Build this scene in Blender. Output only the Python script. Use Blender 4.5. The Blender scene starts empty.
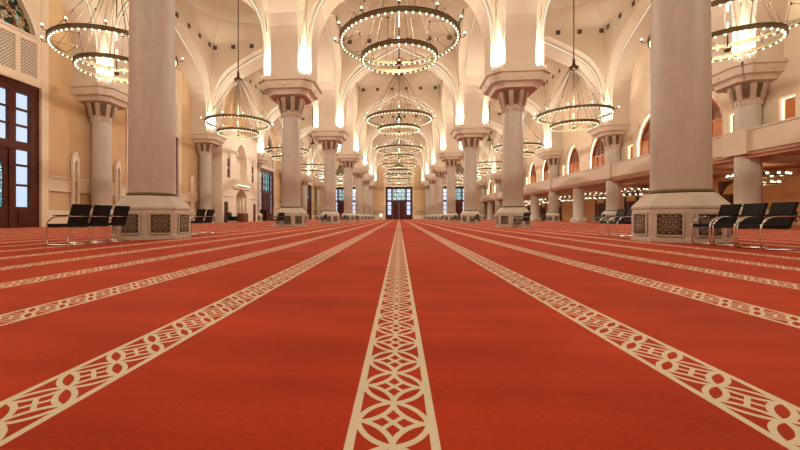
import bpy, math, random
from mathutils import Vector
from math import sin, cos, pi, radians, sqrt, atan2

random.seed(7)
SC = bpy.context.scene
COL = SC.collection

# ------------------------------------------------------------------ plan of the hall (metres)
S = 14.18                      # bay length along the hall
Y0 = 10.35                     # first column row
NX = 6.9                       # nave column rows at x = -NX, +NX
OX = 20.0                      # outer column rows
AX = (OX + NX) / 2             # aisle centre
WL = -20.75                    # left wall face
WG = 20.55                     # gallery wall face
WR = 27.5                      # back wall under the gallery
YF = 96.4                      # far wall face
YR = -6.0                      # rear wall face
ZS = 9.05                       # springing of the arches
ZT = 19.4                      # foot of the domes
CAMH = 0.59
def row(k): return Y0 + S * k
def bay(j): return Y0 + S * (j + 0.5)
ORD = ['first', 'second', 'third', 'fourth', 'fifth', 'sixth', 'seventh', 'eighth', 'ninth', 'tenth', 'eleventh', 'twelfth']

# ------------------------------------------------------------------ materials
def nmat(name):
    m = bpy.data.materials.new(name); m.use_nodes = True
    nt = m.node_tree
    b = nt.nodes['Principled BSDF']
    return m, nt, b
def rgb(c): return (c[0], c[1], c[2], 1.0)
def setspec(b, v):
    if 'Specular IOR Level' in b.inputs: b.inputs['Specular IOR Level'].default_value = v
def simple(name, c, rough=0.6, metal=0.0, spec=0.3, noise=0.0, scale=3.0):
    m, nt, b = nmat(name)
    b.inputs['Roughness'].default_value = rough
    b.inputs['Metallic'].default_value = metal
    setspec(b, spec)
    if noise > 0:
        tc = nt.nodes.new('ShaderNodeTexCoord')
        n = nt.nodes.new('ShaderNodeTexNoise'); n.inputs['Scale'].default_value = scale; n.inputs['Detail'].default_value = 5
        nt.links.new(tc.outputs['Object'], n.inputs['Vector'])
        r = nt.nodes.new('ShaderNodeValToRGB')
        r.color_ramp.elements[0].position = 0.3; r.color_ramp.elements[1].position = 0.7
        r.color_ramp.elements[0].color = rgb([x * (1 - noise) for x in c])
        r.color_ramp.elements[1].color = rgb([min(1, x * (1 + noise * 0.6)) for x in c])
        nt.links.new(n.outputs['Fac'], r.inputs['Fac'])
        nt.links.new(r.outputs['Color'], b.inputs['Base Color'])
    else:
        b.inputs['Base Color'].default_value = rgb(c)
    return m
class E:
    """tiny expression builder over Math nodes"""
    def __init__(s, nt, sock): s.nt = nt; s.s = sock
    def op(s, o, b=None, c=None):
        n = s.nt.nodes.new('ShaderNodeMath'); n.operation = o
        for i, v in enumerate((s, b, c)):
            if v is None: continue
            if isinstance(v, E): s.nt.links.new(v.s, n.inputs[i])
            else: n.inputs[i].default_value = v
        return E(s.nt, n.outputs[0])
    def __add__(s, b): return s.op('ADD', b)
    def __sub__(s, b): return s.op('SUBTRACT', b)
    def __mul__(s, b): return s.op('MULTIPLY', b)
    def __truediv__(s, b): return s.op('DIVIDE', b)
    def abs(s): return s.op('ABSOLUTE')
    def lt(s, b): return s.op('LESS_THAN', b)
    def gt(s, b): return s.op('GREATER_THAN', b)
    def mx(s, b): return s.op('MAXIMUM', b)
    def mn(s, b): return s.op('MINIMUM', b)
    def fl(s): return s.op('FLOOR')
    def fr(s): return s.op('FRACT')
    def sq(s): return s.op('SQRT')
def mix_color(nt, fac, a, b):
    n = nt.nodes.new('ShaderNodeMix'); n.data_type = 'RGBA'
    if isinstance(fac, E): nt.links.new(fac.s, n.inputs[0])
    else: n.inputs[0].default_value = fac
    for i, v in ((6, a), (7, b)):
        if isinstance(v, tuple) or isinstance(v, list): n.inputs[i].default_value = rgb(v)
        else: nt.links.new(v, n.inputs[i])
    return n.outputs[2]
def noise_out(nt, vec, scale, detail=4):
    n = nt.nodes.new('ShaderNodeTexNoise'); n.inputs['Scale'].default_value = scale; n.inputs['Detail'].default_value = detail
    nt.links.new(vec, n.inputs['Vector'])
    return E(nt, n.outputs['Fac'])

STRIPE = 1.909 * CAMH
SW = 0.419 * CAMH
PER = 0.00104 * 390 * CAMH
def carpet_material():
    m, nt, b = nmat('red_carpet')
    g = nt.nodes.new('ShaderNodeNewGeometry')
    sp = nt.nodes.new('ShaderNodeSeparateXYZ'); nt.links.new(g.outputs['Position'], sp.inputs[0])
    X = E(nt, sp.outputs[0]); Y = E(nt, sp.outputs[1])
    q = (X + 0.017) / STRIPE
    u = ((q - (q + 0.5).fl()) * STRIPE).abs()               # distance from the stripe axis
    un = u * (0.5 / (SW * 0.40))
    qv = (Y + 0.073) / PER
    vn = (qv - (qv + 0.5).fl()).abs() * 1.02
    k = 0.37; R = sqrt(2 * k * k + 0.125) - 0.029              # lens circles
    def dist(cx):
        a = un - cx; c = vn - cx
        return (a * a + c * c).sq()
    d1 = dist(0.25 + k); d2 = dist(0.25 - k)
    lens = d1.lt(R).mn(d2.lt(R))
    lens = lens.mn(un.lt(0.5))
    line = 0.088
    star = d1.gt(R + line).mn((un - vn).abs().gt(0.052)).mn((un + vn).lt(0.5))
    tri = d2.gt(R + line).mn(un.lt(0.5)).mn((un + vn).gt(0.5))
    pat = lens.mx(star).mx(tri)
    inst = u.lt(SW / 2)
    cream = inst * ((pat * -1.0) + 1.0)
    n1 = noise_out(nt, g.outputs['Position'], 1.3, 6)
    n2 = noise_out(nt, g.outputs['Position'], 60.0, 3)
    mp = nt.nodes.new('ShaderNodeMapping'); mp.inputs['Scale'].default_value = (0.45, 3.2, 1.0)
    nt.links.new(g.outputs['Position'], mp.inputs[0])
    n3 = noise_out(nt, mp.outputs[0], 1.0, 5)                  # brushed pile, streaked across the hall
    nm = (n1 * 0.35 + n2 * 0.2) + n3 * 0.45
    red = mix_color(nt, (nm - 0.3) * 2.4, (0.200, 0.015, 0.005), (0.470, 0.046, 0.014))
    crm = mix_color(nt, (nm - 0.3) * 2.4, (0.53, 0.50, 0.36), (0.63, 0.59, 0.43))
    c = mix_color(nt, cream, red, crm)
    nt.links.new(c, b.inputs['Base Color'])
    b.inputs['Roughness'].default_value = 0.95
    setspec(b, 0.05)
    if 'Sheen Weight' in b.inputs:
        b.inputs['Sheen Weight'].default_value = 0.25
        b.inputs['Sheen Roughness'].default_value = 0.45
        b.inputs['Sheen Tint'].default_value = (1.0, 0.35, 0.2, 1)
    bp = nt.nodes.new('ShaderNodeBump'); bp.inputs['Strength'].default_value = 0.25; bp.inputs['Distance'].default_value = 0.004
    hh = n2 + cream * 0.6
    nt.links.new(hh.s, bp.inputs['Height']); nt.links.new(bp.outputs[0], b.inputs['Normal'])
    return m
def shaft_material():
    m, nt, b = nmat('column_marble')
    tc = nt.nodes.new('ShaderNodeTexCoord')
    sp = nt.nodes.new('ShaderNodeSeparateXYZ'); nt.links.new(tc.outputs['Object'], sp.inputs[0])
    X = E(nt, sp.outputs[0]); Y = E(nt, sp.outputs[1]); Z = E(nt, sp.outputs[2])
    q = (Z - 0.42) / 1.22
    fz = q.fr()
    hj = fz.lt(0.012)
    ang = Y.op('ARCTAN2', X) / (2 * pi)
    va = ((ang + 0.5) * 3.0 + (q.fl() * 0.5)).fr()
    vj = va.lt(0.006)
    j = hj.mx(vj)
    mp = nt.nodes.new('ShaderNodeMapping'); mp.inputs['Scale'].default_value = (3.0, 3.0, 1.2)
    nt.links.new(tc.outputs['Object'], mp.inputs[0])
    n = noise_out(nt, mp.outputs[0], 2.0, 6)
    base = mix_color(nt, (n - 0.25) * 2.0, (0.47, 0.415, 0.355), (0.55, 0.49, 0.42))
    c = mix_color(nt, j * 0.45, base, (0.36, 0.28, 0.2))
    nt.links.new(c, b.inputs['Base Color'])
    b.inputs['Roughness'].default_value = 0.5; setspec(b, 0.3)
    return m
def glass_material(name, tint, gloss=0.10, stained=None):
    m = bpy.data.materials.new(name); m.use_nodes = True
    nt = m.node_tree; nt.nodes.clear()
    o = nt.nodes.new('ShaderNodeOutputMaterial')
    t = nt.nodes.new('ShaderNodeBsdfTransparent'); g = nt.nodes.new('ShaderNodeBsdfGlossy')
    g.inputs['Roughness'].default_value = 0.15
    t.inputs[0].default_value = rgb(tint)
    if stained:
        tc = nt.nodes.new('ShaderNodeTexCoord')
        v = nt.nodes.new('ShaderNodeTexVoronoi'); v.inputs['Scale'].default_value = stained[0]
        nt.links.new(tc.outputs['Object'], v.inputs['Vector'])
        r = nt.nodes.new('ShaderNodeValToRGB'); r.color_ramp.interpolation = 'CONSTANT'
        cs = stained[1]
        while len(r.color_ramp.elements) < len(cs): r.color_ramp.elements.new(0.5)
        for i, cc in enumerate(cs):
            r.color_ramp.elements[i].position = i / len(cs); r.color_ramp.elements[i].color = rgb(cc)
        s2 = nt.nodes.new('ShaderNodeSeparateColor'); nt.links.new(v.outputs['Color'], s2.inputs[0])
        nt.links.new(s2.outputs[0], r.inputs['Fac'])
        e = nt.nodes.new('ShaderNodeTexVoronoi'); e.feature = 'DISTANCE_TO_EDGE'; e.inputs['Scale'].default_value = stained[0]
        nt.links.new(tc.outputs['Object'], e.inputs['Vector'])
        f = E(nt, e.outputs['Distance']).lt(0.035)
        c = mix_color(nt, f, r.outputs['Color'], (0.05, 0.03, 0.02))
        nt.links.new(c, t.inputs[0])
    mx = nt.nodes.new('ShaderNodeMixShader'); mx.inputs[0].default_value = gloss
    nt.links.new(t.outputs[0], mx.inputs[1]); nt.links.new(g.outputs[0], mx.inputs[2])
    nt.links.new(mx.outputs[0], o.inputs[0])
    return m
def emit(name, c, s, sampled=False):
    m = bpy.data.materials.new(name); m.use_nodes = True
    nt = m.node_tree; nt.nodes.clear()
    o = nt.nodes.new('ShaderNodeOutputMaterial'); e = nt.nodes.new('ShaderNodeEmission')
    e.inputs[0].default_value = rgb(c); e.inputs[1].default_value = s
    nt.links.new(e.outputs[0], o.inputs[0])
    if not sampled:
        try: m.cycles.emission_sampling = 'NONE'
        except Exception: pass
    return m
def grille_material():
    m, nt, b = nmat('patterned_screen')
    tc = nt.nodes.new('ShaderNodeTexCoord')
    sp = nt.nodes.new('ShaderNodeSeparateXYZ'); nt.links.new(tc.outputs['Object'], sp.inputs[0])
    Xc = E(nt, sp.outputs[0]) + E(nt, sp.outputs[1]); Z = E(nt, sp.outputs[2])
    a = ((Xc * 5.5).fr() - 0.5).abs(); c = ((Z * 5.5).fr() - 0.5).abs()
    a2 = (((Xc * 5.5) + 0.5).fr() - 0.5).abs(); c2 = (((Z * 5.5) + 0.5).fr() - 0.5).abs()
    d = ((a * a + c * c).sq() - 0.40).abs().lt(0.07).mx(((a2 * a2 + c2 * c2).sq() - 0.40).abs().lt(0.07))
    col = mix_color(nt, d, (0.16, 0.13, 0.10), (0.66, 0.55, 0.43))
    nt.links.new(col, b.inputs['Base Color']); b.inputs['Roughness'].default_value = 0.6
    return m

M = {}
M['carpet'] = carpet_material()
M['shaft'] = shaft_material()
M['marble'] = simple('pedestal_marble', (0.56, 0.50, 0.42), 0.4, 0, 0.35, 0.08, 2.5)
M['stone'] = simple('capital_stone', (0.60, 0.49, 0.38), 0.6, 0, 0.2, 0.05, 2)
M['plaster'] = simple('vault_plaster', (0.71, 0.615, 0.475), 0.85, 0, 0.1, 0.02, 0.6)
M['arch'] = simple('arch_plaster', (0.62, 0.52, 0.41), 0.85, 0, 0.1, 0.02, 0.6)
M['wall'] = simple('tan_wall_plaster', (0.63, 0.44, 0.25), 0.8, 0, 0.1, 0.05, 0.8)
M['trim'] = simple('cream_wall_stone', (0.74, 0.61, 0.45), 0.6, 0, 0.2, 0.05, 1.2)
M['facade'] = simple('pale_marble_facing', (0.78, 0.68, 0.54), 0.5, 0, 0.3, 0.05, 1.0)
M['wood'] = simple('dark_red_wood', (0.08, 0.015, 0.006), 0.5, 0, 0.2, 0.25, 3)
M['gwood'] = simple('orange_brown_wood', (0.55, 0.19, 0.05), 0.4, 0, 0.4, 0.25, 2)
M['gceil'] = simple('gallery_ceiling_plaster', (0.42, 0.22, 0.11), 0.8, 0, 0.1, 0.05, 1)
M['gbeam'] = simple('shaded_red_bounce_moulding', (0.46, 0.25, 0.16), 0.7, 0, 0.15, 0.05, 1)  # shading and red carpet bounce put into the beam's base colour
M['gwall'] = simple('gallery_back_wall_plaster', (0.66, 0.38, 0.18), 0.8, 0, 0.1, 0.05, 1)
M['brass'] = simple('aged_brass', (0.15, 0.115, 0.055), 0.5, 0.6, 0.5)
M['cable'] = simple('dark_bronze_cable', (0.17, 0.11, 0.065), 0.7, 0.0, 0.5)
M['bronze'] = simple('dark_bronze', (0.10, 0.065, 0.04), 0.4, 0.7, 0.5)
M['silver'] = simple('pale_fretwork_metal', (0.42, 0.34, 0.25), 0.4, 0.8, 0.5)
M['black'] = simple('black_leather', (0.008, 0.009, 0.009), 0.6, 0, 0.2)
M['chrome'] = simple('chrome', (0.75, 0.72, 0.68), 0.24, 1.0)
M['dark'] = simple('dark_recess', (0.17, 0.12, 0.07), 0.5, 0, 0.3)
M['vent'] = simple('dark_grey_square', (0.10, 0.085, 0.065), 0.6, 0, 0.3)
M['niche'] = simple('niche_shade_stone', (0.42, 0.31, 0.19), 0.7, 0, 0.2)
M['white'] = simple('white_enamel', (0.85, 0.82, 0.76), 0.4)
M['brownfurn'] = simple('brown_furniture_wood', (0.20, 0.07, 0.03), 0.4, 0, 0.4, 0.2, 4)
M['glass'] = glass_material('frosted_pale_pane', (0.93, 0.96, 1.0), 0.08)
M['tealglass'] = glass_material('teal_leaded_pane', (0.6, 0.85, 0.8), 0.06, (5.0, [(0.75, 0.95, 0.95), (0.55, 0.85, 0.80), (0.85, 0.95, 0.9), (0.42, 0.72, 0.70), (0.9, 0.95, 0.85)]))
M['stained'] = glass_material('stained_mosaic_glass', (0.6, 0.8, 0.8), 0.06, (5.0, [(0.04, 0.22, 0.18), (0.75, 0.48, 0.26), (0.40, 0.05, 0.03), (0.65, 0.62, 0.5), (0.8, 0.6, 0.38), (0.75, 0.55, 0.3), (0.28, 0.16, 0.09)]))
M['screen'] = grille_material()
M['bulb'] = emit('warm_bulb', (1.0, 0.84, 0.60), 2.4)
M['lens'] = emit('uplight_lens', (1.0, 0.90, 0.72), 8.0)
M['led'] = emit('warm_led_strip', (1.0, 0.87, 0.64), 0.95, True)
M['gled'] = emit('warm_gallery_strip', (1.0, 0.86, 0.62), 5.0, True)
M['globe'] = emit('white_globe', (1.0, 0.96, 0.92), 1.6)

# ------------------------------------------------------------------ mesh builder
class MB:
    def __init__(s): s.v = []; s.f = []; s.sm = []
    def add(s, vs, fs, smooth=False):
        o = len(s.v); s.v += [tuple(p) for p in vs]
        for f in fs: s.f.append(tuple(i + o for i in f)); s.sm.append(smooth)
        return s
    def hexa(s, p):           # p: 4 front + 4 back points (same order)
        return s.add(p, [(0, 1, 2, 3), (7, 6, 5, 4), (0, 4, 5, 1), (1, 5, 6, 2), (2, 6, 7, 3), (3, 7, 4, 0)])
    def box(s, x0, x1, y0, y1, z0, z1):
        return s.hexa([(x0, y0, z0), (x1, y0, z0), (x1, y0, z1), (x0, y0, z1), (x0, y1, z0), (x1, y1, z0), (x1, y1, z1), (x0, y1, z1)])
    def lathe(s, prof, n=32, smooth=True, cx=0, cy=0, rot=0.0, caps=True):
        vs = []; fs = []
        for (r, z) in prof:
            for i in range(n):
                a = 2 * pi * i / n + rot
                vs.append((cx + r * cos(a), cy + r * sin(a), z))
        for k in range(len(prof) - 1):
            for i in range(n):
                j = (i + 1) % n
                fs.append((k * n + i, k * n + j, (k + 1) * n + j, (k + 1) * n + i))
        s.add(vs, fs, smooth)
        if caps:
            s.add([vs[i] for i in range(n)], [tuple(range(n - 1, -1, -1))])
            s.add([vs[(len(prof) - 1) * n + i] for i in range(n)], [tuple(range(n))])
        return s
    def loft(s, rings, smooth=False, caps=True):      # rings of equal length
        n = len(rings[0]); vs = [p for r in rings for p in r]; fs = []
        for k in range(len(rings) - 1):
            for i in range(n):
                j = (i + 1) % n
                fs.append((k * n + i, k * n + j, (k + 1) * n + j, (k + 1) * n + i))
        if caps:
            fs.append(tuple(range(n - 1, -1, -1))); fs.append(tuple((len(rings) - 1) * n + i for i in range(n)))
        return s.add(vs, fs, smooth)
    def tube(s, pts, r, n=6, smooth=True):
        rings = []
        for i, p in enumerate(pts):
            a = pts[max(0, i - 1)]; b = pts[min(len(pts) - 1, i + 1)]
            d = [b[k] - a[k] for k in range(3)]; L = sqrt(sum(x * x for x in d)) or 1; d = [x / L for x in d]
            up = (0, 0, 1) if abs(d[2]) < 0.9 else (1, 0, 0)
            e = (d[1] * up[2] - d[2] * up[1], d[2] * up[0] - d[0] * up[2], d[0] * up[1] - d[1] * up[0])
            l = sqrt(sum(x * x for x in e)); e = [x / l for x in e]
            g = (d[1] * e[2] - d[2] * e[1], d[2] * e[0] - d[0] * e[2], d[0] * e[1] - d[1] * e[0])
            rings.append([tuple(p[k] + r * (cos(2 * pi * t / n) * e[k] + sin(2 * pi * t / n) * g[k]) for k in range(3)) for t in range(n)])
        return s.loft(rings, smooth)
    def ring(s, R, w, h, z=0.0, n=72):                 # flat band of rectangular section
        prof = [(R - w / 2, z - h / 2), (R + w / 2, z - h / 2), (R + w / 2, z + h / 2), (R - w / 2, z + h / 2), (R - w / 2, z - h / 2)]
        return s.lathe(prof, n, False, caps=False)
    def ball(s, c, r, n=8, m=6, sz=1.0):
        prof = [(max(1e-4, r * sin(pi * k / m)), c[2] - r * sz * cos(pi * k / m)) for k in range(m + 1)]
        return s.lathe(prof, n, True, c[0], c[1], caps=False)
    def tf(s, fn): s.v = [tuple(fn(*p)) for p in s.v]; return s
    def mesh(s, name, mat):
        me = bpy.data.meshes.new(name); me.from_pydata(s.v, [], s.f)
        me.polygons.foreach_set('use_smooth', s.sm); me.materials.append(mat); me.update()
        return me
    def obj(s, name, mat, parent=None, loc=None):
        return link(name, s.mesh(name, mat), parent, loc)
def link(name, me, parent=None, loc=None):
    o = bpy.data.objects.new(name, me); COL.objects.link(o)
    if loc: o.location = loc
    if parent: o.parent = parent
    return o
def fixn(o):
    import bmesh
    b = bmesh.new(); b.from_mesh(o.data); bmesh.ops.recalc_face_normals(b, faces=b.faces); b.to_mesh(o.data); b.free()
def thing(name, label, cat, loc=(0, 0, 0), rz=0.0, group=None):
    o = bpy.data.objects.new(name, None); COL.objects.link(o); o.location = loc; o.rotation_euler = (0, 0, rz)
    o.empty_display_size = 0.3
    tag(o, label, cat, group); return o
def tag(o, label, cat, group=None):
    o['label'] = label; o['category'] = cat
    if group: o['group'] = group
    return o
def struct(o): o['kind'] = 'structure'; return o
def kids(o): return CH.get(o.name, [])
def copy_tree(o, loc, rz=None, label=None, group=None):
    def cp(src, par):
        c = src.copy(); COL.objects.link(c)
        if par: c.parent = par
        for ch in [x for x in src.children]: cp(ch, c)
        return c
    c = cp(o, None); c.location = loc
    if rz is not None: c.rotation_euler = (0, 0, rz)
    if label: c['label'] = label
    if group: c['group'] = group
    return c

# ------------------------------------------------------------------ arch profile (half, from leg to apex), normalised on a 5.4 m half-span
PROF = [(1.0, -0.75), (1.0, 1.0), (0.995, 1.6), (0.978, 2.3), (0.945, 3.0), (0.89, 3.7), (0.81, 4.35), (0.71, 4.9), (0.60, 5.32), (0.48, 5.7), (0.36, 6.03), (0.24, 6.35), (0.12, 6.68), (0.0, 7.0)]
def profile(hs, z0, kz=1.0, grow=0.0):
    """full list of (u, z) from -hs to +hs"""
    h = [((a * hs + grow), z0 + (b + 0.75) * kz + (grow * 1.1 if b > 0 else 0)) for a, b in PROF]
    h[-1] = (0.0, h[-1][1] + grow * 0.3)
    L = [(-u, z) for u, z in h]
    return L + [(u, z) for u, z in reversed(h[:-1])]
def zat(prof, u):
    for (a, za), (b, zb) in zip(prof[:-1], prof[1:]):
        if a <= u <= b and b > a: return za + (zb - za) * (u - a) / (b - a)
    return prof[0][1]
def plate(mb, frame, d0, d1, u0, u1, z0, z1, openings):
    """solid plate between depths d0..d1 with openings [(profile points, sill)]; frame(u,d,z)->xyz"""
    def hx(pts):
        mb.hexa([frame(u, d0, z) for u, z in pts] + [frame(u, d1, z) for u, z in pts])
    cur = u0
    for prof, sill in sorted(openings, key=lambda o: o[0][0][0]):
        a, b = prof[0][0], prof[-1][0]
        if a > cur + 1e-4: hx([(cur, z0), (a, z0), (a, z1), (cur, z1)])
        if sill > z0 + 1e-4: hx([(a, z0), (b, z0), (b, sill), (a, sill)])
        for (p, zp), (q, zq) in zip(prof[:-1], prof[1:]):
            if q - p > 1e-5: hx([(p, zp), (q, zq), (q, z1), (p, z1)])
        cur = b
    if u1 > cur + 1e-4: hx([(cur, z0), (u1, z0), (u1, z1), (cur, z1)])
    return mb
def rect(a, b, top): return [(a, top), (b, top)]

# ================================================================== SETTING
# floor
f = MB().box(WL - 0.6, WR + 0.6, YR - 0.6, YF + 0.6, -0.25, 0.0).obj('floor', M['carpet']); struct(f)

# ---- ceiling: arches on every row, vault over every bay, dome above
hxn = NX; hxa = (OX - NX) / 2; hy = S / 2
def arch_mesh(name, hp, thick_lo, thick_hi, ztop=ZT + 0.5):
    mb = MB()
    plate(mb, lambda u, d, z: (u, d, z), thick_lo, thick_hi, -hp, hp, ZS, ztop, [(profile(hp - 1.5, ZS, (7.0 if True else 1) / 7.0), ZS)])
    return mb.mesh(name, M['arch'])
am_n = arch_mesh('transverse_arch', hxn, -0.85, 0.85)
am_a = arch_mesh('transverse_arch', hxa, -0.85, 0.85)
am_l = arch_mesh('arcade_arch', hy, -0.85, 0.85)
am_wl = arch_mesh('wall_arch', hy, -0.85, 1.15)          # reaches back to the side walls
for k in range(-1, 7):
    for me, x in ((am_n, 0), (am_a, -AX), (am_a, AX)):
        struct(link('transverse_arch', me, None, (x, row(k), 0)))
for j in range(-1, 6):
    for x in (-NX, NX):
        o = struct(link('arcade_arch', am_l, None, (x, bay(j), 0))); o.rotation_euler = (0, 0, pi / 2)
    o = struct(link('wall_arch', am_wl, None, (-OX, bay(j), 0))); o.rotation_euler = (0, 0, pi / 2)
    o = struct(link('wall_arch', am_wl, None, (OX, bay(j), 0))); o.rotation_euler = (0, 0, -pi / 2)

def smooth(t): t = max(0.0, min(1.0, t)); return t * t * (3 - 2 * t)
def vault_mesh(name, hx):
    mb = MB()
    RD = min(hx, hy) - 1.45
    def dd(hp, z): return hp - 0.865 - 0.80 * smooth((z - 9.8) / 6.8)
    for side in range(4):
        hu, hd = (hx, hy) if side % 2 == 0 else (hy, hx)
        prof = profile(hu - 1.5, ZS, 1.0, 0.22)
        hs = prof[-1][0]
        vs = sorted(set([round(p[0], 4) for p in prof] + [-hs - 0.002, hs + 0.002] + [(-hs * i / 30) for i in range(-30, 31)]))
        us = [('leg', -1, 0.0), ('leg', -1, 0.5), ('leg', -1, 0.995)] + [('arc', u, 0) for u in vs if abs(u) <= hs] + [('leg', 1, 0.995), ('leg', 1, 0.5), ('leg', 1, 0.0)]
        NZ = 26; cols = []
        for kind, u, t in us:
            zb = ZS if kind == 'leg' else zat(prof, u)
            colpts = []
            for i in range(-1, NZ + 1):
                z = zb + (ZT - zb) * max(i, 0) / NZ
                du = dd(hu, z); dv = dd(hd, z) if i >= 0 else hd - 0.863
                if kind == 'leg': uu = u * (du + (hs - du) * t) if du > hs else u * du
                else: uu = max(-du, min(du, u))
                w = smooth((z - 17.5) / (ZT - 17.5))
                x, y = uu, dv
                L = sqrt(x * x + y * y)
                x2, y2 = x * (1 - w) + RD * x / L * w, y * (1 - w) + RD * y / L * w
                for _ in range(side): x2, y2 = y2, -x2
                colpts.append((x2, y2, z))
            cols.append(colpts)
        n = NZ + 2; V = [p for c in cols for p in c]; F = []
        for c in range(len(cols) - 1):
            for i in range(NZ + 1): F.append((c * n + i, (c + 1) * n + i, (c + 1) * n + i + 1, c * n + i + 1))
        mb.add(V, [f for q, f in enumerate(F) if q % (NZ + 1)], True); mb.add(V, F[::NZ + 1], False)
    # dome with its foot ring
    prof = [(RD, ZT - 0.02), (RD - 0.12, ZT), (RD - 0.12, ZT + 0.28), (RD - 0.25, ZT + 0.30)]
    for i in range(1, 13):
        a = pi / 2 * i / 12
        prof.append((max(0.01, (RD - 0.25) * cos(a)), ZT + 0.30 + 4.4 * sin(a)))
    mb.lathe(prof, 64, True, caps=False)
    return mb.mesh(name, M['plaster'])
vm_n = vault_mesh('ceiling_vault', hxn); vm_a = vault_mesh('ceiling_vault', hxa)
vent = MB().box(-0.19, 0.19, -0.03, 0.03, -0.19, 0.19).mesh('square_vent', M['vent'])
led_cache = {}
def led_mesh(hp):
    if hp not in led_cache:
        p0 = profile(hp - 1.5, ZS, 1.0, 0.05); p1 = profile(hp - 1.5, ZS, 1.0, 0.12)
        mb = MB()
        for i in range(1, len(p0) - 2):
            mb.hexa([(p0[i][0], -0.01, p0[i][1]), (p0[i + 1][0], -0.01, p0[i + 1][1]), (p1[i + 1][0], -0.01, p1[i + 1][1]), (p1[i][0], -0.01, p1[i][1]),
                     (p0[i][0], 0.01, p0[i][1]), (p0[i + 1][0], 0.01, p0[i + 1][1]), (p1[i + 1][0], 0.01, p1[i + 1][1]), (p1[i][0], 0.01, p1[i][1])])
        led_cache[hp] = mb.mesh('cove_light', M['led'])
    return led_cache[hp]
for j in range(-1, 6):
    for me, x, hx in ((vm_n, 0, hxn), (vm_a, -AX, hxa), (vm_a, AX, hxa)):
        v = struct(link('ceiling_vault', me, None, (x, bay(j), 0)))
        if j < 0: continue
        for side in range(4):
            if side == 2: continue                       # the side turned away from the camera
            hd = hy if side % 2 == 0 else hx
            dv = hd - 0.865 - 0.80 - 0.02
            if j <= 4:
                for i in range(6):
                    u = -4.675 + 1.87 * i
                    px, py = u, dv
                    for _ in range(side): px, py = py, -px
                    # stay on the drum where it begins to turn round
                    o = link('square_vent', vent, v, (px, py, 17.35)); o.rotation_euler = (0, 0, -pi / 2 * side)
        for side in range(4):
            hu, hd = (hx, hy) if side % 2 == 0 else (hy, hx)
            px, py = 0, hd - 0.864
            for _ in range(side): px, py = py, -px
            if side != 2:
                o = link('cove_light', led_mesh(hu), v, (px, py, 0)); o.rotation_euler = (0, 0, -pi / 2 * side)

# roof slabs above everything keep daylight out
struct(MB().box(WL - 0.6, WR + 0.6, YR - 0.6, YF + 0.6, 25.2, 25.5).obj('ceiling', M['plaster']))

# ---- walls
PW = 3.3     # half width of a portal's woodwork
PZ = 8.05
def wall_frame_left(u, d, z): return (WL - d, u, z)      # d grows into the wall
def wall_frame_far(u, d, z): return (u, YF + d, z)
mihrab_j = 2
ops = [(rect(bay(j) - 3.75, bay(j) + 3.75, 14.4), 0.0) for j in range(0, 6) if j != mihrab_j]
ops.append((rect(bay(2) - 2.3, bay(2) + 2.3, 4.1), 0.0))
mb = MB(); plate(mb, wall_frame_left, 0, 0.5, YR, YF + 0.5, 0, 25.2, ops)
struct(mb.obj('wall_left', M['wall']))
mb = MB(); plate(mb, wall_frame_far, 0, 0.5, WL, WR, 0, 25.2, [(rect(x - 3.75, x + 3.75, 14.4), 0.0) for x in (-AX, 0, AX)])
struct(mb.obj('wall_far', M['wall']))
struct(MB().box(WL - 0.5, WR + 0.5, YR - 0.5, YR, 0, 25.2).obj('wall_rear', M['wall']))
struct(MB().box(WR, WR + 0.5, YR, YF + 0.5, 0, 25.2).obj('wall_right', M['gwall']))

# plinth and dado on the left wall and far wall, broken at the portals
def runs(lo, hi, gaps):
    cur = lo; out = []
    for a, b in sorted(gaps):
        if a > cur: out.append((cur, a))
        cur = b
    if hi > cur: out.append((cur, hi))
    return out
gl = [(bay(j) - 3.78, bay(j) + 3.78) for j in range(0, 6) if j != 2] + [(bay(2) - 5.4, bay(2) + 5.4)]
gf = [(x - 3.78, x + 3.78) for x in (-AX, 0, AX)]
mbp, mbd = MB(), MB()
for a, b in runs(YR, YF, gl):
    mbp.box(WL, WL + 0.07, a, b, 0, 1.0)
    mbd.box(WL, WL + 0.06, a, b, 2.25, 2.95).box(WL, WL + 0.12, a, b, 2.95, 3.07).box(WL, WL + 0.12, a, b, 2.15, 2.25)
struct(mbp.obj('baseboard_left', M['facade'])); struct(mbd.obj('trim_1', M['trim']))
mbp, mbd = MB(), MB()
for a, b in runs(WL + 0.1, 20.5, gf):
    mbp.box(a, b, YF - 0.07, YF, 0, 1.0)
    mbd.box(a, b, YF - 0.06, YF, 2.25, 2.95).box(a, b, YF - 0.12, YF, 2.95, 3.07).box(a, b, YF - 0.12, YF, 2.15, 2.25)
struct(mbp.obj('baseboard_far', M['facade'])); struct(mbd.obj('trim_2', M['trim']))

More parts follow.
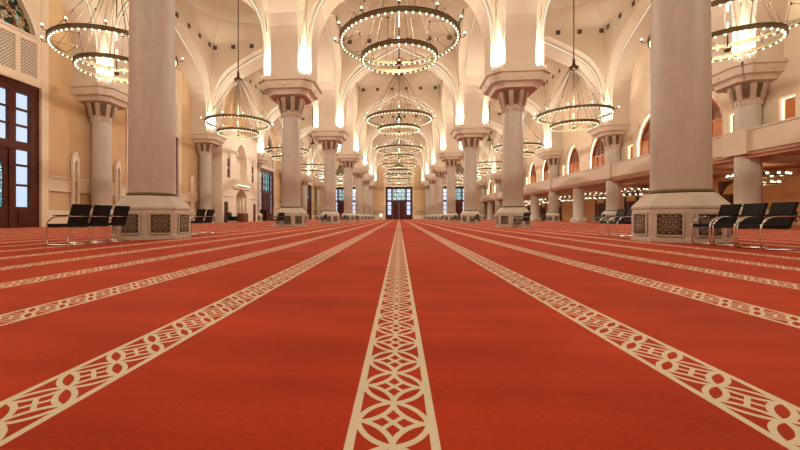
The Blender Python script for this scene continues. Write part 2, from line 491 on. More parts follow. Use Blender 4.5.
# ---- portals: local u along the wall, d outward is -y (room side), built facing -y
def portal_meshes():
    P = {}
    fr = lambda u, d, z: (u, d, z)
    # stone surround with screens and arched tympanum
    mb = MB()
    mb.box(-3.75, -PW, -0.10, 0.45, 0, 14.4).box(PW, 3.75, -0.10, 0.45, 0, 14.4)
    mb.box(-PW, PW, -0.06, 0.45, PZ, 8.55).box(-PW, PW, -0.06, 0.45, 10.5, 10.85)
    cs = [-2.56 + 1.28 * i for i in range(5)]
    edges = [-PW] + [c + s for c in cs for s in (-0.5, 0.5)] + [PW]
    for i in range(0, len(edges), 2): mb.box(edges[i], edges[i + 1], -0.06, 0.45, 8.55, 10.5)
    hs = 3.0
    tp = [(-hs, 10.86)] + [(-hs + 2 * hs * i / 40, 10.85 + 2.95 * (1 - abs(-1 + 2 * i / 40) ** 1.7) ** 0.72) for i in range(1, 40)] + [(hs, 10.86)]
    plate(mb, fr, -0.06, 0.45, -PW, PW, 10.85, 14.4, [(tp, 10.85)])
    P['surround'] = mb.mesh('surround', M['trim'])
    # arch moulding
    mb = MB()
    pts = [(u * 1.0, -0.10, z) for u, z in tp]
    mb.tube(pts, 0.09, 6); mb.tube([(-hs - 0.05, -0.1, 10.8), (hs + 0.05, -0.1, 10.8)], 0.08, 6)
    P['moulding'] = mb.mesh('arch_moulding', M['facade'])
    mb = MB()
    mb.box(-0.5, 0.5, 0.02, 0.12, 8.55, 10.5)
    P['screen'] = mb.mesh('pierced_screen', M['screen']); P['cs'] = cs
    mb = MB(); n = len(tp)
    mb.add([(u, 0.2, z) for u, z in tp] + [(u, 0.24, z) for u, z in tp], [tuple(range(n)), tuple(range(2 * n - 1, n - 1, -1))])
    P['tympanum'] = mb.mesh('tympanum_glass', M['stained'])
    # tracery in the tympanum: concentric pointed bars and rays
    mb = MB()
    for s in (0.72, 0.45): mb.tube([(u * s, 0.15, 10.85 + (z - 10.85) * s) for u, z in tp], 0.04, 5)
    for a in range(1, 10):
        i = a * 4; mb.tube([(0, 0.15, 10.87), (tp[i][0], 0.15, tp[i][1])], 0.03, 4)
    P['tracery'] = mb.mesh('tracery', M['screen'])
    # timber frame
    mb = MB(); d0, d1 = 0.06, 0.30
    mb.box(-PW, -2.78, d0, d1, 0, PZ).box(2.78, PW, d0, d1, 0, PZ).box(-2.78, 2.78, d0, d1, 7.45, PZ)
    for s in (-1, 1):
        a, b = sorted((s * 1.55, s * 1.92)); mb.box(a, b, d0, d1, 0, 7.45)
        a, b = sorted((s * 1.92, s * 2.78)); mb.box(a, b, d0, d1, 0, 1.15)
        mb.box(a + 0.12, b - 0.12, d0 - 0.05, d0, 0.2, 0.95)
        for z in (2.35, 3.45, 5.65, 6.55): mb.box(a, b, d0 + 0.05, d1 - 0.05, z - 0.06, z + 0.06)
    mb.box(-2.78, 2.78, d0 - 0.03, d1, 4.3, 4.75)
    for z in (5.65, 6.55): mb.box(-1.55, 1.55, d0 + 0.05, d1 - 0.05, z - 0.05, z + 0.05)
    for u in (-0.55, 0.55): mb.box(u - 0.05, u + 0.05, d0 + 0.05, d1 - 0.05, 4.75, 7.45)
    P['frame'] = mb.mesh('door_frame', M['wood'])
    mb = MB()
    for s in (-1, 1):
        a, b = sorted((s * 1.92, s * 2.78)); mb.box(a, b, 0.17, 0.19, 1.15, 7.45)
    P['side'] = mb.mesh('side_panes', M['glass'])
    P['transom'] = MB().box(-1.55, 1.55, 0.17, 0.19, 4.75, 7.45).mesh('transom_panes', M['tealglass'])
    P['transom_plain'] = MB().box(-1.55, 1.55, 0.17, 0.19, 4.75, 7.45).mesh('transom_panes', M['glass'])
    # leaf, plain panelled (half, for s=+1; mirrored by rotation offset)
    def leaf(glazed, s):
        mb = MB(); a, b = (0.01, 1.54) if s > 0 else (-1.54, -0.01)
        if not glazed:
            mb.box(a, b, 0.12, 0.22, 0, 4.3)
            for z0, z1 in ((0.3, 1.2), (1.5, 2.6), (2.9, 4.0)):
                mb.box(a + 0.22, b - 0.22, 0.08, 0.12, z0, z1); mb.box(a + 0.34, b - 0.34, 0.05, 0.08, z0 + 0.12, z1 - 0.12)
        else:
            c = (a + b) / 2; hw = 0.52
            pr = [(c - hw, 3.2)] + [(c - hw + 2 * hw * i / 14, 3.2 + 0.8 * (1 - abs(-1 + i / 7) ** 1.6) ** 0.75) for i in range(1, 14)] + [(c + hw, 3.2)]
            plate(mb, fr, 0.12, 0.22, a, b, 0, 4.3, [(pr, 1.15)])
            mb.box(a + 0.22, b - 0.22, 0.08, 0.12, 0.25, 0.95)
            for z in (1.85, 2.55): mb.box(c - hw, c + hw, 0.14, 0.2, z - 0.035, z + 0.035)
            g = MB(); n = len(pr)
            g.box(c - hw, c + hw, 0.165, 0.185, 1.15, 3.2)
            g.add([(u, 0.165, z) for u, z in pr] + [(u, 0.185, z) for u, z in pr], [tuple(range(n)), tuple(range(2 * n - 1, n - 1, -1))])
            return mb.mesh('door_leaf', M['wood']), g.mesh('leaf_pane', M['tealglass'])
        return mb.mesh('door_leaf', M['wood']), None
    P['leaf'] = {(g, s): leaf(g, s) for g in (True, False) for s in (-1, 1)}
    P['handle'] = MB().tube([(0, 0.1, 1.1), (0, 0.02, 1.15), (0, 0.02, 1.75), (0, 0.1, 1.8)], 0.025, 6).mesh('door_handle', M['brass'])
    return P
PT = portal_meshes()
def portal(n, loc, rz, glazed, screens=True):
    r = bpy.data.objects.new('door_%d' % n, None); COL.objects.link(r); r.location = loc; r.rotation_euler = (0, 0, rz); struct(r)
    link('surround', PT['surround'], r); link('arch_moulding', PT['moulding'], r); link('door_frame', PT['frame'], r)
    for c in PT['cs']: link('pierced_screen', PT['screen'], r, (c, 0, 0))
    link('tympanum_glass', PT['tympanum'], r); link('tracery', PT['tracery'], r)
    link('side_panes', PT['side'], r); link('transom_panes', PT['transom_plain' if glazed else 'transom'], r)
    for s in (-1, 1):
        lm, gm = PT['leaf'][(glazed, s)]
        l = link('door_leaf', lm, r)
        if gm: link('leaf_pane', gm, l)
        link('door_handle', PT['handle'], l, (s * 0.12, 0, 0))
n = 1
for j in (0, 1, 3, 4, 5):
    portal(n, (WL, bay(j), 0), pi / 2, j == 0); n += 1
for x in (0, -AX, AX):
    portal(n, (x, YF, 0), 0, False); n += 1

# ---- mihrab bay: pale facing, big pointed panel, niche, two red doors
XM = -19.05
mb = MB(); c = bay(2)
def fm(u, d, z): return (XM - d, c + u, z)
def pointed(hw, z0, h, n=16, cx=0.0): return [(cx - hw, z0)] + [(cx - hw + 2 * hw * i / n, z0 + h * (1 - abs(-1 + 2 * i / n) ** 1.7) ** 0.72) for i in range(1, n)] + [(cx + hw, z0)]
big = pointed(1.75, 7.2, 2.2)
lows = [(rect(-4.75, -3.75, 2.3), 0.0), (rect(3.75, 4.75, 2.3), 0.0)]
nich = pointed(1.6, 3.0, 0.9)
plate(mb, fm, 0.0, 1.6, -5.3, 5.3, 0, 4.1, lows + [(nich, 0.0)])
small = [(pointed(0.38, 7.3, 0.6, 10, s * 3.6), 5.0) for s in (-1, 1)]
plate(mb, fm, 0.0, 1.6, -5.3, 5.3, 4.1, 10.6, [(big, 4.9)] + small)
mb.box(XM, XM + 0.25, c - 2.5, c + 2.5, 3.95, 4.2)
mb.box(XM, XM + 0.12, c - 5.3, c + 5.3, 10.3, 10.6).box(XM, XM + 0.1, c - 5.3, c - 2.6, 2.9, 3.05).box(XM, XM + 0.1, c + 2.6, c + 5.3, 2.9, 3.05)
struct(mb.obj('mihrab_facing', M['facade']))
mb = MB()
mb.box(XM - 1.0, XM - 0.9, c - 1.75, c + 1.75, 4.9, 9.4)
struct(mb.obj('mihrab_panel', M['facade']))
mb = MB()    # concave niche
for i in range(14):
    a0, a1 = pi * i / 14, pi * (i + 1) / 14
    pts = [(XM - 0.35 - 1.6 * sin(a0), c - 1.6 * cos(a0)), (XM - 0.35 - 1.6 * sin(a1), c - 1.6 * cos(a1))]
    mb.add([(pts[0][0], pts[0][1], 0), (pts[1][0], pts[1][1], 0), (pts[1][0], pts[1][1], 4.0), (pts[0][0], pts[0][1], 4.0)], [(0, 1, 2, 3)], True)
o = struct(mb.obj('mihrab_niche', M['facade']))
md = o.modifiers.new('thickness', 'SOLIDIFY'); md.thickness = 0.12; md.offset = 0
for i, s in enumerate((-1, 1)):
    mb = MB().box(XM - 0.12, XM - 0.06, c + s * 4.25 - 0.5, c + s * 4.25 + 0.5, 0, 2.3)
    for z0 in (0.2, 1.25): mb.box(XM - 0.06, XM - 0.03, c + s * 4.25 - 0.36, c + s * 4.25 + 0.36, z0, z0 + 0.9)
    d = struct(mb.obj('door_%d' % (20 + i), M['wood']))
    MB().ball((XM - 0.02, c + s * 4.25 + 0.4, 1.05), 0.05).obj('door_handle', M['brass'], d)
for i, s in enumerate((-1, 1)):
    mb = MB()
    for z0 in (5.1, 6.25): mb.box(XM - 0.16, XM - 0.06, c + s * 3.6 - 0.36, c + s * 3.6 + 0.36, z0, z0 + 0.95)
    w = struct(mb.obj('window_%d' % (i + 1), M['wood']))
    MB().box(XM - 0.26, XM - 0.16, c + s * 3.6 - 0.38, c + s * 3.6 + 0.38, 5.0, 7.95).obj('window_frame', M['trim'], w)
t = thing('ledge_light', 'row of bright warm bulbs along the ledge above the pale niche on the left wall', 'light', (XM + 0.32, c, 4.2))
MB().box(-0.05, 0.05, -1.7, 1.7, 0, 0.06).obj('rail', M['brass'], t)
for i in range(9): MB().ball((0, -1.6 + 0.4 * i, 0.13), 0.075, 8, 6).obj('bulb', M['bulb'], t)

# slender pointed niches beside the left wall columns
mbf = MB(); fr = lambda u, d, z: (d, u, z)
pp = [(-0.14, 4.0), (-0.07, 4.12), (0.0, 4.3), (0.07, 4.12), (0.14, 4.0)]
plate(mbf, fr, 0.0, 0.18, -0.24, 0.24, 1.1, 4.35, [(pp, 1.3)])
mbf.loft([[(0.0, -0.24, 4.35), (0.18, -0.24, 4.35), (0.18, 0.24, 4.35), (0.0, 0.24, 4.35)], [(0.0, -0.02, 4.75), (0.2, -0.02, 4.75), (0.2, 0.02, 4.75), (0.0, 0.02, 4.75)]])
mbf.box(0, 0.22, -0.28, 0.28, 1.0, 1.1)
nf = mbf.mesh('niche_frame', M['facade'])
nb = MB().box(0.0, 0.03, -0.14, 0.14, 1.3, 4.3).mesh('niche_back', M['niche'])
for k in range(0, 4):
    for s in (-1, 1):
        if k == 0 and s < 0 and False: continue
        side = 'near' if s < 0 else 'far'
        y = row(k) + (-1.5 if s < 0 else 2.3)
        if any(abs(y - bay(jj)) < 4.05 for jj in range(6)) : continue
        if abs(y - bay(2)) < 5.6: continue
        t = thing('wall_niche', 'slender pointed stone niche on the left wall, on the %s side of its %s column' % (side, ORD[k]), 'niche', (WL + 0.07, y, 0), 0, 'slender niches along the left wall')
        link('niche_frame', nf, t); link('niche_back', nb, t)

# ---- gallery on the right
XP = 19.42
GZ0, GZ1 = 4.25, 5.52
mb = MB().box(XP, XP + 0.32, YR, YF, GZ0, GZ1)
mb.box(XP - 0.05, XP, YR, YF, GZ1 - 0.1, GZ1)
for k in range(-1, 7): mb.box(XP - 0.16, XP, row(k) - 0.8, row(k) + 0.8, GZ0 - 0.12, GZ1)
struct(mb.obj('gallery_parapet', M['stone']))
mb = MB()
mb.box(XP + 0.06, XP + 0.5, YR, YF, 4.06, GZ0).box(XP + 0.14, XP + 0.9, YR, YF, 3.90, 4.06)
for k in range(-1, 7): mb.box(XP + 0.3, WR, row(k) - 0.55, row(k) + 0.55, 3.72, 4.02)
for j in range(-1, 6): mb.box(XP + 0.3, WR, bay(j) - 0.5, bay(j) + 0.5, 3.72, 4.02)
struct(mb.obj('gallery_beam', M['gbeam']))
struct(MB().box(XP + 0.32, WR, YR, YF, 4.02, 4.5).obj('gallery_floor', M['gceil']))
# upper gallery wall
ops = []
for j in range(-1, 6):
    for s in (-1, 1): ops.append((pointed(1.75, 7.0, 2.2, 18, bay(j) + s * 2.85), 4.5))
for k in range(0, 7):
    for s in (-1, 1): ops.append((rect(row(k) + s * 1.65 - 0.45, row(k) + s * 1.65 + 0.45, 7.05), 4.5))
ops = [o for o in ops if o[0][-1][0] < YF - 0.1 and o[0][0][0] > YR]
mb = MB(); plate(mb, lambda u, d, z: (WG + d, u, z), 0, 0.45, YR, YF, 4.5, 25.2, ops)
struct(mb.obj('wall_gallery', M['trim']))
gw = 0
def gallery_window(y, arched):
    global gw; gw += 1
    r = bpy.data.objects.new('window_%d' % (10 + gw), None); COL.objects.link(r); r.location = (WG, y, 4.5); struct(r)
    if arched:
        me = GM['arched']
        link('window_frame', me[0], r); link('shutter', me[1], r); link('pane', me[2], r)
    else:
        link('window_frame', GM['narrow'][0], r); link('shutter', GM['narrow'][1], r)
    link('cove_light', GM['led_a' if arched else 'led_n'], r)
def gmesh():
    fr = lambda u, d, z: (d, u, z)
    G = {}
    inner = pointed(1.48, 2.5, 1.85, 18); 
    mb = MB(); outer = pointed(1.32, 2.5, 1.9, 18)
    plate(mb, fr, 0.22, 0.36, -1.74, 1.74, 0, 4.65, [(inner, 0.0)])
    f0 = mb.mesh('window_frame', M['trim'])
    # timber: posts, rail, pointed bars
    mb = MB()
    for u in (-1.42, -0.5, 0.5, 1.42): mb.box(0.24, 0.34, u - 0.06, u + 0.06, 0, 2.5)
    mb.box(0.24, 0.34, -1.48, 1.48, 2.42, 2.55).box(0.24, 0.34, -1.48, 1.48, 1.35, 1.45)
    mb.tube([(0.29, u * 0.96, z - 0.05) for u, z in inner], 0.08, 6)
    for a in (-0.42, 0.42):
        mb.tube([(0.29, a, 2.5), (0.29, a * 0.9, 3.2), (0.29, a * 0.4, 3.8)], 0.05, 5)
    mb.tube([(0.29, 0.42 * cos(t), 2.95 + 0.42 * sin(t)) for t in [2 * pi * i / 20 for i in range(21)]], 0.045, 5)
    for (a, b) in ((-1.37, -0.55), (-0.45, 0.45), (0.55, 1.37)): mb.box(0.30, 0.35, a, b, 0.0, 2.42)
    f1 = mb.mesh('shutter', M['gwood'])
    mb = MB(); n = len(inner)
    mb.add([(0.36, u, z) for u, z in inner] + [(0.39, u, z) for u, z in inner], [tuple(range(n)), tuple(range(2 * n - 1, n - 1, -1))])
    f2 = mb.mesh('pane', M['brownfurn'])
    G['arched'] = (f0, f1, f2)
    mb = MB(); plate(mb, fr, 0.22, 0.36, -0.46, 0.46, 0, 2.56, [(rect(-0.34, 0.34, 2.42), 0.0)])
    a = mb.mesh('window_frame', M['trim'])
    mb = MB().box(0.26, 0.34, -0.34, 0.34, 0, 2.42)
    for z in (0.15, 1.3): mb.box(0.23, 0.26, -0.24, 0.24, z, z + 0.95)
    G['narrow'] = (a, mb.mesh('shutter', M['gwood']))
    # led tucked behind the reveal edge
    pr = pointed(1.68, 2.5, 2.08, 18)
    G['led_a'] = MB().tube([(0.19, -1.69, 0.25)] + [(0.19, u, z) for u, z in pr] + [(0.19, 1.69, 0.25)], 0.022, 4, False).mesh('cove_light', M['gled'])
    G['led_n'] = MB().tube([(0.19, -0.41, 0.2), (0.19, -0.41, 2.48), (0.19, 0.41, 2.48), (0.19, 0.41, 0.2)], 0.02, 4, False).mesh('cove_light', M['gled'])
    return G
GM = gmesh()
for j in range(0, 6):
    for s in (-1, 1): gallery_window(bay(j) + s * 2.85, True)
for k in range(0, 7):
    for s in (-1, 1):
        if row(k) + s * 1.65 + 0.5 < YF: gallery_window(row(k) + s * 1.65, False)
# dark arched doors in the wall under the gallery
mbd = MB()
pr = pointed(1.1, 2.5, 0.9, 14)
plate(mbd, lambda u, d, z: (-d, u, z), 0.0, 0.12, -1.35, 1.35, 0, 3.6, [(pr, 0.0)])
df = mbd.mesh('door_frame', M['wood'])
mbd = MB().box(-0.05, -0.01, -1.1, 1.1, 0, 2.5)
for s in (-1, 1): mbd.box(-0.09, -0.05, s * 0.55 - 0.38, s * 0.55 + 0.38, 0.2, 2.3)
dl = mbd.mesh('door_leaf', M['wood'])
for i, y in enumerate([28.0 - 7.09 * 1 + 7.09 * q for q in range(0, 10)]):
    r = bpy.data.objects.new('door_%d' % (30 + i), None); COL.objects.link(r); r.location = (WR - 0.01, y, 0); struct(r)
    link('door_frame', df, r); link('door_leaf', dl, r)

# ================================================================== COLUMNS
def octa(r, z, rot=pi / 8):
    R = r / cos(pi / 8); return [(R * cos(2 * pi * i / 8 + rot), R * sin(2 * pi * i / 8 + rot), z) for i in range(8)]
def chsq(h, c, z):      # square with notched corners
    p = [(h, -h + c), (h, h - c), (h - c * 0.55, h - c * 0.45), (h - c * 0.45, h - c * 0.55), (h - c, h), (-h + c, h), (-h + c * 0.45, h - c * 0.55), (-h + c * 0.55, h - c * 0.45), (-h, h - c), (-h, -h + c), (-h + c * 0.55, -h + c * 0.45), (-h + c * 0.45, -h + c * 0.55), (-h + c, -h), (h - c, -h), (h - c * 0.45, -h + c * 0.55), (h - c * 0.55, -h + c * 0.45)]
    return [(x, y, z) for x, y in p]
AP = 0.92
def column_meshes(clamp=None):
    cl = (lambda x, y, z: (max(x, clamp), y, z)) if clamp is not None else (lambda x, y, z: (x, y, z))
    C = {}
    mb = MB().loft([octa(AP, 0), octa(AP, 0.10), octa(AP - 0.02, 0.12), octa(AP - 0.02, 0.78), octa(AP, 0.80), octa(AP, 0.85), octa(0.69, 1.12), octa(0.67, 1.16)])
    C['pedestal'] = mb.tf(cl).mesh('pedestal', M['marble'])
    C['collar'] = MB().lathe([(0.62, 1.16), (0.64, 1.18), (0.64, 1.23), (0.61, 1.25)], 40).tf(cl).mesh('collar', M['brass'])
    mb = MB().lathe([(0.60, 1.25), (0.60, 1.6), (0.585, 4.5), (0.57, 7.02)], 56)
    C['shaft'] = mb.tf(cl).mesh('shaft', M['shaft'])
    mb = MB().lathe([(0.59, 7.02), (0.61, 7.05), (0.61, 7.24), (0.59, 7.28), (0.59, 7.45), (0.74, 8.10), (0.78, 8.2)], 40)
    for i in range(20):
        a = 2 * pi * i / 20
        ca, sa = cos(a), sin(a)
        q = MB().box(0.57, 0.65, -0.04, 0.04, 6.94, 7.18); q.tf(lambda x, y, z: (x * ca - y * sa, x * sa + y * ca, z)); mb.add(q.v, q.f)
    for i in range(8):       # ribs between the dark panels
        a = 2 * pi * (i + 0.5) / 8; ca, sa = cos(a), sin(a)
        q = MB().loft([[(0.50, -0.12, 7.24), (0.70, -0.12, 7.24), (0.70, 0.12, 7.24), (0.50, 0.12, 7.24)], [(0.60, -0.13, 8.14), (0.90, -0.13, 8.14), (0.90, 0.13, 8.14), (0.60, 0.13, 8.14)]])
        q.tf(lambda x, y, z: (x * ca - y * sa, x * sa + y * ca, z)); mb.add(q.v, q.f)
    C['bell'] = mb.tf(cl).mesh('bell', M['stone'])
    q = MB().loft([[(0.55, -0.10, 7.32), (0.63, -0.10, 7.32), (0.63, 0.10, 7.32), (0.55, 0.10, 7.32)], [(0.65, -0.17, 8.10), (0.78, -0.17, 8.10), (0.78, 0.17, 8.10), (0.65, 0.17, 8.10)]])
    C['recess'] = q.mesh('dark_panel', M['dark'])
    mb = MB().loft([chsq(0.92, 0.3, 8.08), chsq(1.20, 0.45, 8.12), chsq(1.27, 0.45, 8.30), chsq(1.33, 0.45, 8.31), chsq(1.33, 0.45, 8.35), chsq(1.54, 0.5, 8.42), chsq(1.68, 0.6, 8.80), chsq(1.80, 0.6, 8.84), chsq(1.80, 0.6, 8.93), chsq(1.72, 0.6, 8.96), chsq(1.72, 0.6, ZS)])
    for s in (-1, 1):        # small boss carved on each face
        for ax in (0, 1):
            b = MB().lathe([(0.16, 0), (0.13, 0.06), (0.04, 0.08)], 12)
            if ax == 0: b.tf(lambda x, y, z: (x, s * (1.58 + z), 8.61 + y * 0.6))
            else: b.tf(lambda x, y, z: (s * (1.58 + z), x, 8.61 + y * 0.6))
            mb.add(b.v, b.f)
    C['abacus'] = mb.tf(cl).mesh('abacus', M['stone'])
    # pierced panel
    C['plate'] = MB().box(-0.25, 0.25, -0.005, 0.02, 0.17, 0.67).mesh('panel_back', M['bronze'])
    mb = MB()
    mb.box(-0.27, 0.27, -0.03, 0.0, 0.14, 0.17).box(-0.27, 0.27, -0.03, 0.0, 0.67, 0.70).box(-0.27, -0.24, -0.03, 0.0, 0.17, 0.67).box(0.24, 0.27, -0.03, 0.0, 0.17, 0.67)
    C['pframe'] = mb.mesh('panel_frame', M['marble'])
    mb = MB()
    for i in range(4):
        for jz in range(4):
            cx, cz = -0.18 + 0.12 * i, 0.24 + 0.12 * jz
            mb.tube([(cx + 0.062 * cos(t), -0.02, cz + 0.062 * sin(t)) for t in [2 * pi * q / 10 for q in range(11)]], 0.011, 4)
    for i in range(3):
        for jz in range(3):
            cx, cz = -0.12 + 0.12 * i, 0.30 + 0.12 * jz
            mb.tube([(cx + 0.075 * cos(t), -0.028, cz + 0.075 * sin(t)) for t in [2 * pi * q / 10 for q in range(11)]], 0.009, 4)
    C['fret'] = mb.mesh('fretwork', M['silver'])
    return C
CM = column_meshes(); CW = column_meshes(-0.73)
CG = column_meshes(-0.53)
def column(x, y, rz, C, label, group, panels=range(8), wall=False):
    t = thing('marble_column', label, 'column', (x, y, 0), rz, group)
    p = link('pedestal', C['pedestal'], t)
    for i in panels:
        a = 2 * pi * i / 8
        r = AP - 0.005
        g = link('pierced_panel', C['plate'], p, (r * cos(a), r * sin(a), 0)); g.rotation_euler = (0, 0, a + pi / 2)
        link('panel_frame', C['pframe'], g); link('fretwork', C['fret'], g)
    link('collar', C['collar'], t); link('shaft', C['shaft'], t)
    b = link('bell', C['bell'], t)
    for i in range(8):
        if wall and i in (3, 4, 5): continue
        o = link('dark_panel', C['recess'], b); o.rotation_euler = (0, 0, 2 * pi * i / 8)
    link('abacus', C['abacus'], t)
    return t
GRP = {'nl': 'columns of the left nave row', 'nr': 'columns of the right nave row', 'wl': 'columns against the left wall', 'gr': 'columns along the gallery'}
for k in range(7):
    for s in (-1, 1):
        sd = 'left' if s < 0 else 'right'
        lab = ('huge foreground marble column on the %s of the nave, its capital out of view' % sd) if k == 0 else \
              '%s marble column from the viewer in the %s nave row' % (ORD[k], sd) if k < 6 else 'farthest marble column of the %s nave row, by the far wall' % sd
        column(s * NX, row(k), 0, CM, lab, GRP['nl' if s < 0 else 'nr'], panels=range(8) if k < 2 else (4, 5, 6, 7) if s > 0 else (5, 6, 7, 0))
for k in range(1, 7):
    column(-OX, row(k), 0, CW, '%s flared-capital marble column against the left wall, counted from the near end' % ORD[k - 1], GRP['wl'], panels=(0, 1, 6, 7), wall=True)
    column(OX, row(k), pi, CG, '%s flared-capital marble column standing at the gallery edge, counted from the near end' % ORD[k - 1], GRP['gr'], panels=(0, 1, 2), wall=True)
gs = MB().lathe([(0.62, 0.45), (0.58, 0.5), (0.56, 3.6), (0.62, 3.64), (0.62, 3.72)], 40).mesh('shaft', M['shaft'])
gb = MB().loft([octa(0.8, 0), octa(0.8, 0.35), octa(0.64, 0.46)]).mesh('base', M['marble'])
for j in range(0, 6):
    t = thing('gallery_column', 'short plain round column under the gallery, %s of the mid-bay ones from the near end' % ORD[j], 'column', (OX, bay(j), 0), 0, 'short columns under the gallery')
    link('base', gb, t); link('shaft', gs, t)

# ================================================================== CHANDELIERS
def torus_pts(R, z, n, ph=0.0): return [(R * cos(2 * pi * (i + ph) / n), R * sin(2 * pi * (i + ph) / n), z) for i in range(n)]
ZB = -0.80
def chandelier_meshes():
    H = {}
    H['big'] = MB().ring(2.6, 0.07, 0.13, 0.0, 96).ring(2.6, 0.11, 0.025, 0.07, 96).ring(2.6, 0.11, 0.025, -0.07, 96).mesh('outer_ring', M['brass'])
    H['small'] = MB().ring(1.65, 0.07, 0.13, ZB, 72).ring(1.65, 0.11, 0.025, ZB + 0.07, 72).ring(1.65, 0.11, 0.025, ZB - 0.07, 72).mesh('inner_ring', M['brass'])
    H['hub'] = MB().lathe([(0.05, 3.45), (0.22, 3.5), (0.34, 3.62), (0.34, 3.72), (0.16, 3.78), (0.10, 4.0), (0.10, 4.25), (0.05, 4.35)], 20).mesh('hub', M['bronze'])
    H['rod'] = MB().tube([(0, 0, 4.3), (0, 0, 15.1)], 0.05, 8).tube([(0, 0, 3.5), (0, 0, 0.6)], 0.03, 6).tube([(0, 0, 0.1), (0, 0, ZB - 0.15)], 0.03, 6).ball((0, 0, ZB - 0.2), 0.12).mesh('rod', M['cable'])
    mb = MB()
    for i in range(12):
        a = 2 * pi * (i + 0.5) / 12
        mb.tube([(0.3 * cos(a), 0.3 * sin(a), 3.6), (2.58 * cos(a), 2.58 * sin(a), 0.1)], 0.013, 4)
    for i in range(8):
        a = 2 * pi * (i + 0.25) / 8
        mb.tube([(0.22 * cos(a), 0.22 * sin(a), 3.55), (1.63 * cos(a), 1.63 * sin(a), ZB + 0.1)], 0.010, 4)
    for i in range(12):
        a = 2 * pi * (i + 0.5) / 12; b = 2 * pi * (i + 1.0) / 12
        mid = (1.95 * cos(a), 1.95 * sin(a), 0.55)
        mb.ball((2.0 * cos(a), 2.0 * sin(a), 1.0), 0.055, 6, 4)
        if i % 2 == 0:
            m2 = (1.75 * cos(a), 1.75 * sin(a), 0.15)
            mb.tube([(2.58 * cos(a + 0.26), 2.58 * sin(a + 0.26), 0.08), m2], 0.012, 4)
            mb.tube([(2.58 * cos(a - 0.26), 2.58 * sin(a - 0.26), 0.08), m2], 0.012, 4)
            mb.tube([m2, (1.63 * cos(a), 1.63 * sin(a), ZB + 0.1)], 0.012, 4); mb.ball(m2, 0.06, 6, 4)
    H['wires'] = mb.mesh('suspension_wires', M['cable'])
    H['bulb'] = MB().ball((0, 0, 0), 0.043, 8, 6).mesh('bulb', M['bulb'])
    H['candle'] = MB().ball((0, 0, 0.06), 0.055, 8, 6, 1.5).mesh('candle_bulb', M['bulb'])
    H['arm'] = MB().tube([(-0.27, 0, -0.05), (-0.1, 0, -0.12), (0, 0, -0.06), (0, 0, 0.0)], 0.02, 5).lathe([(0.05, -0.02), (0.06, 0.02)], 8).mesh('candle_arm', M['brass'])
    mb = MB()
    for p in torus_pts(2.56, -0.13, 60): mb.ball(p, 0.036, 6, 4)
    for p in torus_pts(1.61, ZB - 0.13, 40): mb.ball(p, 0.036, 6, 4)
    H['bulbs'] = mb.mesh('bulb_rows', M['bulb'])
    mb = MB(); ma = MB()
    for p in torus_pts(2.9, 0.16, 12): mb.ball(p, 0.06, 6, 4, 1.4); ma.tube([(p[0] * 0.9, p[1] * 0.9, 0.0), (p[0], p[1], 0.1)], 0.025, 4)
    H['candles'] = mb.mesh('candle_bulbs', M['bulb']); H['arms'] = ma.mesh('candle_arms', M['brass'])
    return H
CH = chandelier_meshes()
LIGHTS = []
def point(name, loc, power, color, r=0.05, parent=None):
    d = bpy.data.lights.new(name, 'POINT'); d.energy = power; d.color = color; d.shadow_soft_size = r
    o = bpy.data.objects.new(name, d); COL.objects.link(o); o.location = loc
    if parent: o.parent = parent
    return o
WARM = (1.0, 0.90, 0.76)
CH_POWER = 330.0
def chandelier(x, y, z, label, group, detail):
    t = thing('ring_chandelier', label, 'chandelier', (x, y, z), 0, group)
    big = link('outer_ring', CH['big'], t); small = link('inner_ring', CH['small'], t)
    link('hub', CH['hub'], t); link('rod', CH['rod'], t); link('suspension_wires', CH['wires'], t)
    if detail:
        for p in torus_pts(2.56, -0.12, 60): link('bulb', CH['bulb'], big, p)
        for p in torus_pts(1.61, ZB - 0.12, 36): link('bulb', CH['bulb'], small, p)
        for i, p in enumerate(torus_pts(2.87, 0.10, 12)):
            a = link('candle_arm', CH['arm'], big, p); a.rotation_euler = (0, 0, 2 * pi * i / 12)
            link('candle_bulb', CH['candle'], big, p)
    else:
        for nm, key, par in (('bulb_row', 'bulbs', t), ('candle_row', 'candles', big), ('candle_arm', 'arms', big)):
            o = link(nm, CH[key], par); o['kind'] = 'stuff'
    point('bulb_glow', (0, 0, 0.35), CH_POWER * 3, WARM, 0.10, t)
CZ = 8.48
for s in (0, -1, 1):      # the lamps overhead, out of frame
    point('bulb_glow', (s * AX, bay(-1), CZ + 0.35), CH_POWER * 3, WARM, 0.10)
for j in range(0, 6):
    for s in (0, -1, 1):
        nm = 'nave' if s == 0 else ('left aisle' if s < 0 else 'right aisle')
        lab = 'large two-ring brass chandelier in the %s, %s from the viewer' % (nm, ORD[j])
        if j == 0: lab = 'nearest two-ring brass chandelier of the %s, partly behind the foreground column' % nm if s else 'big two-ring brass chandelier hanging nearest over the centre of the nave'
        chandelier(s * AX, bay(j), CZ, lab, 'chandeliers of the %s' % nm, j == 0 or (j == 1 and s == 0))
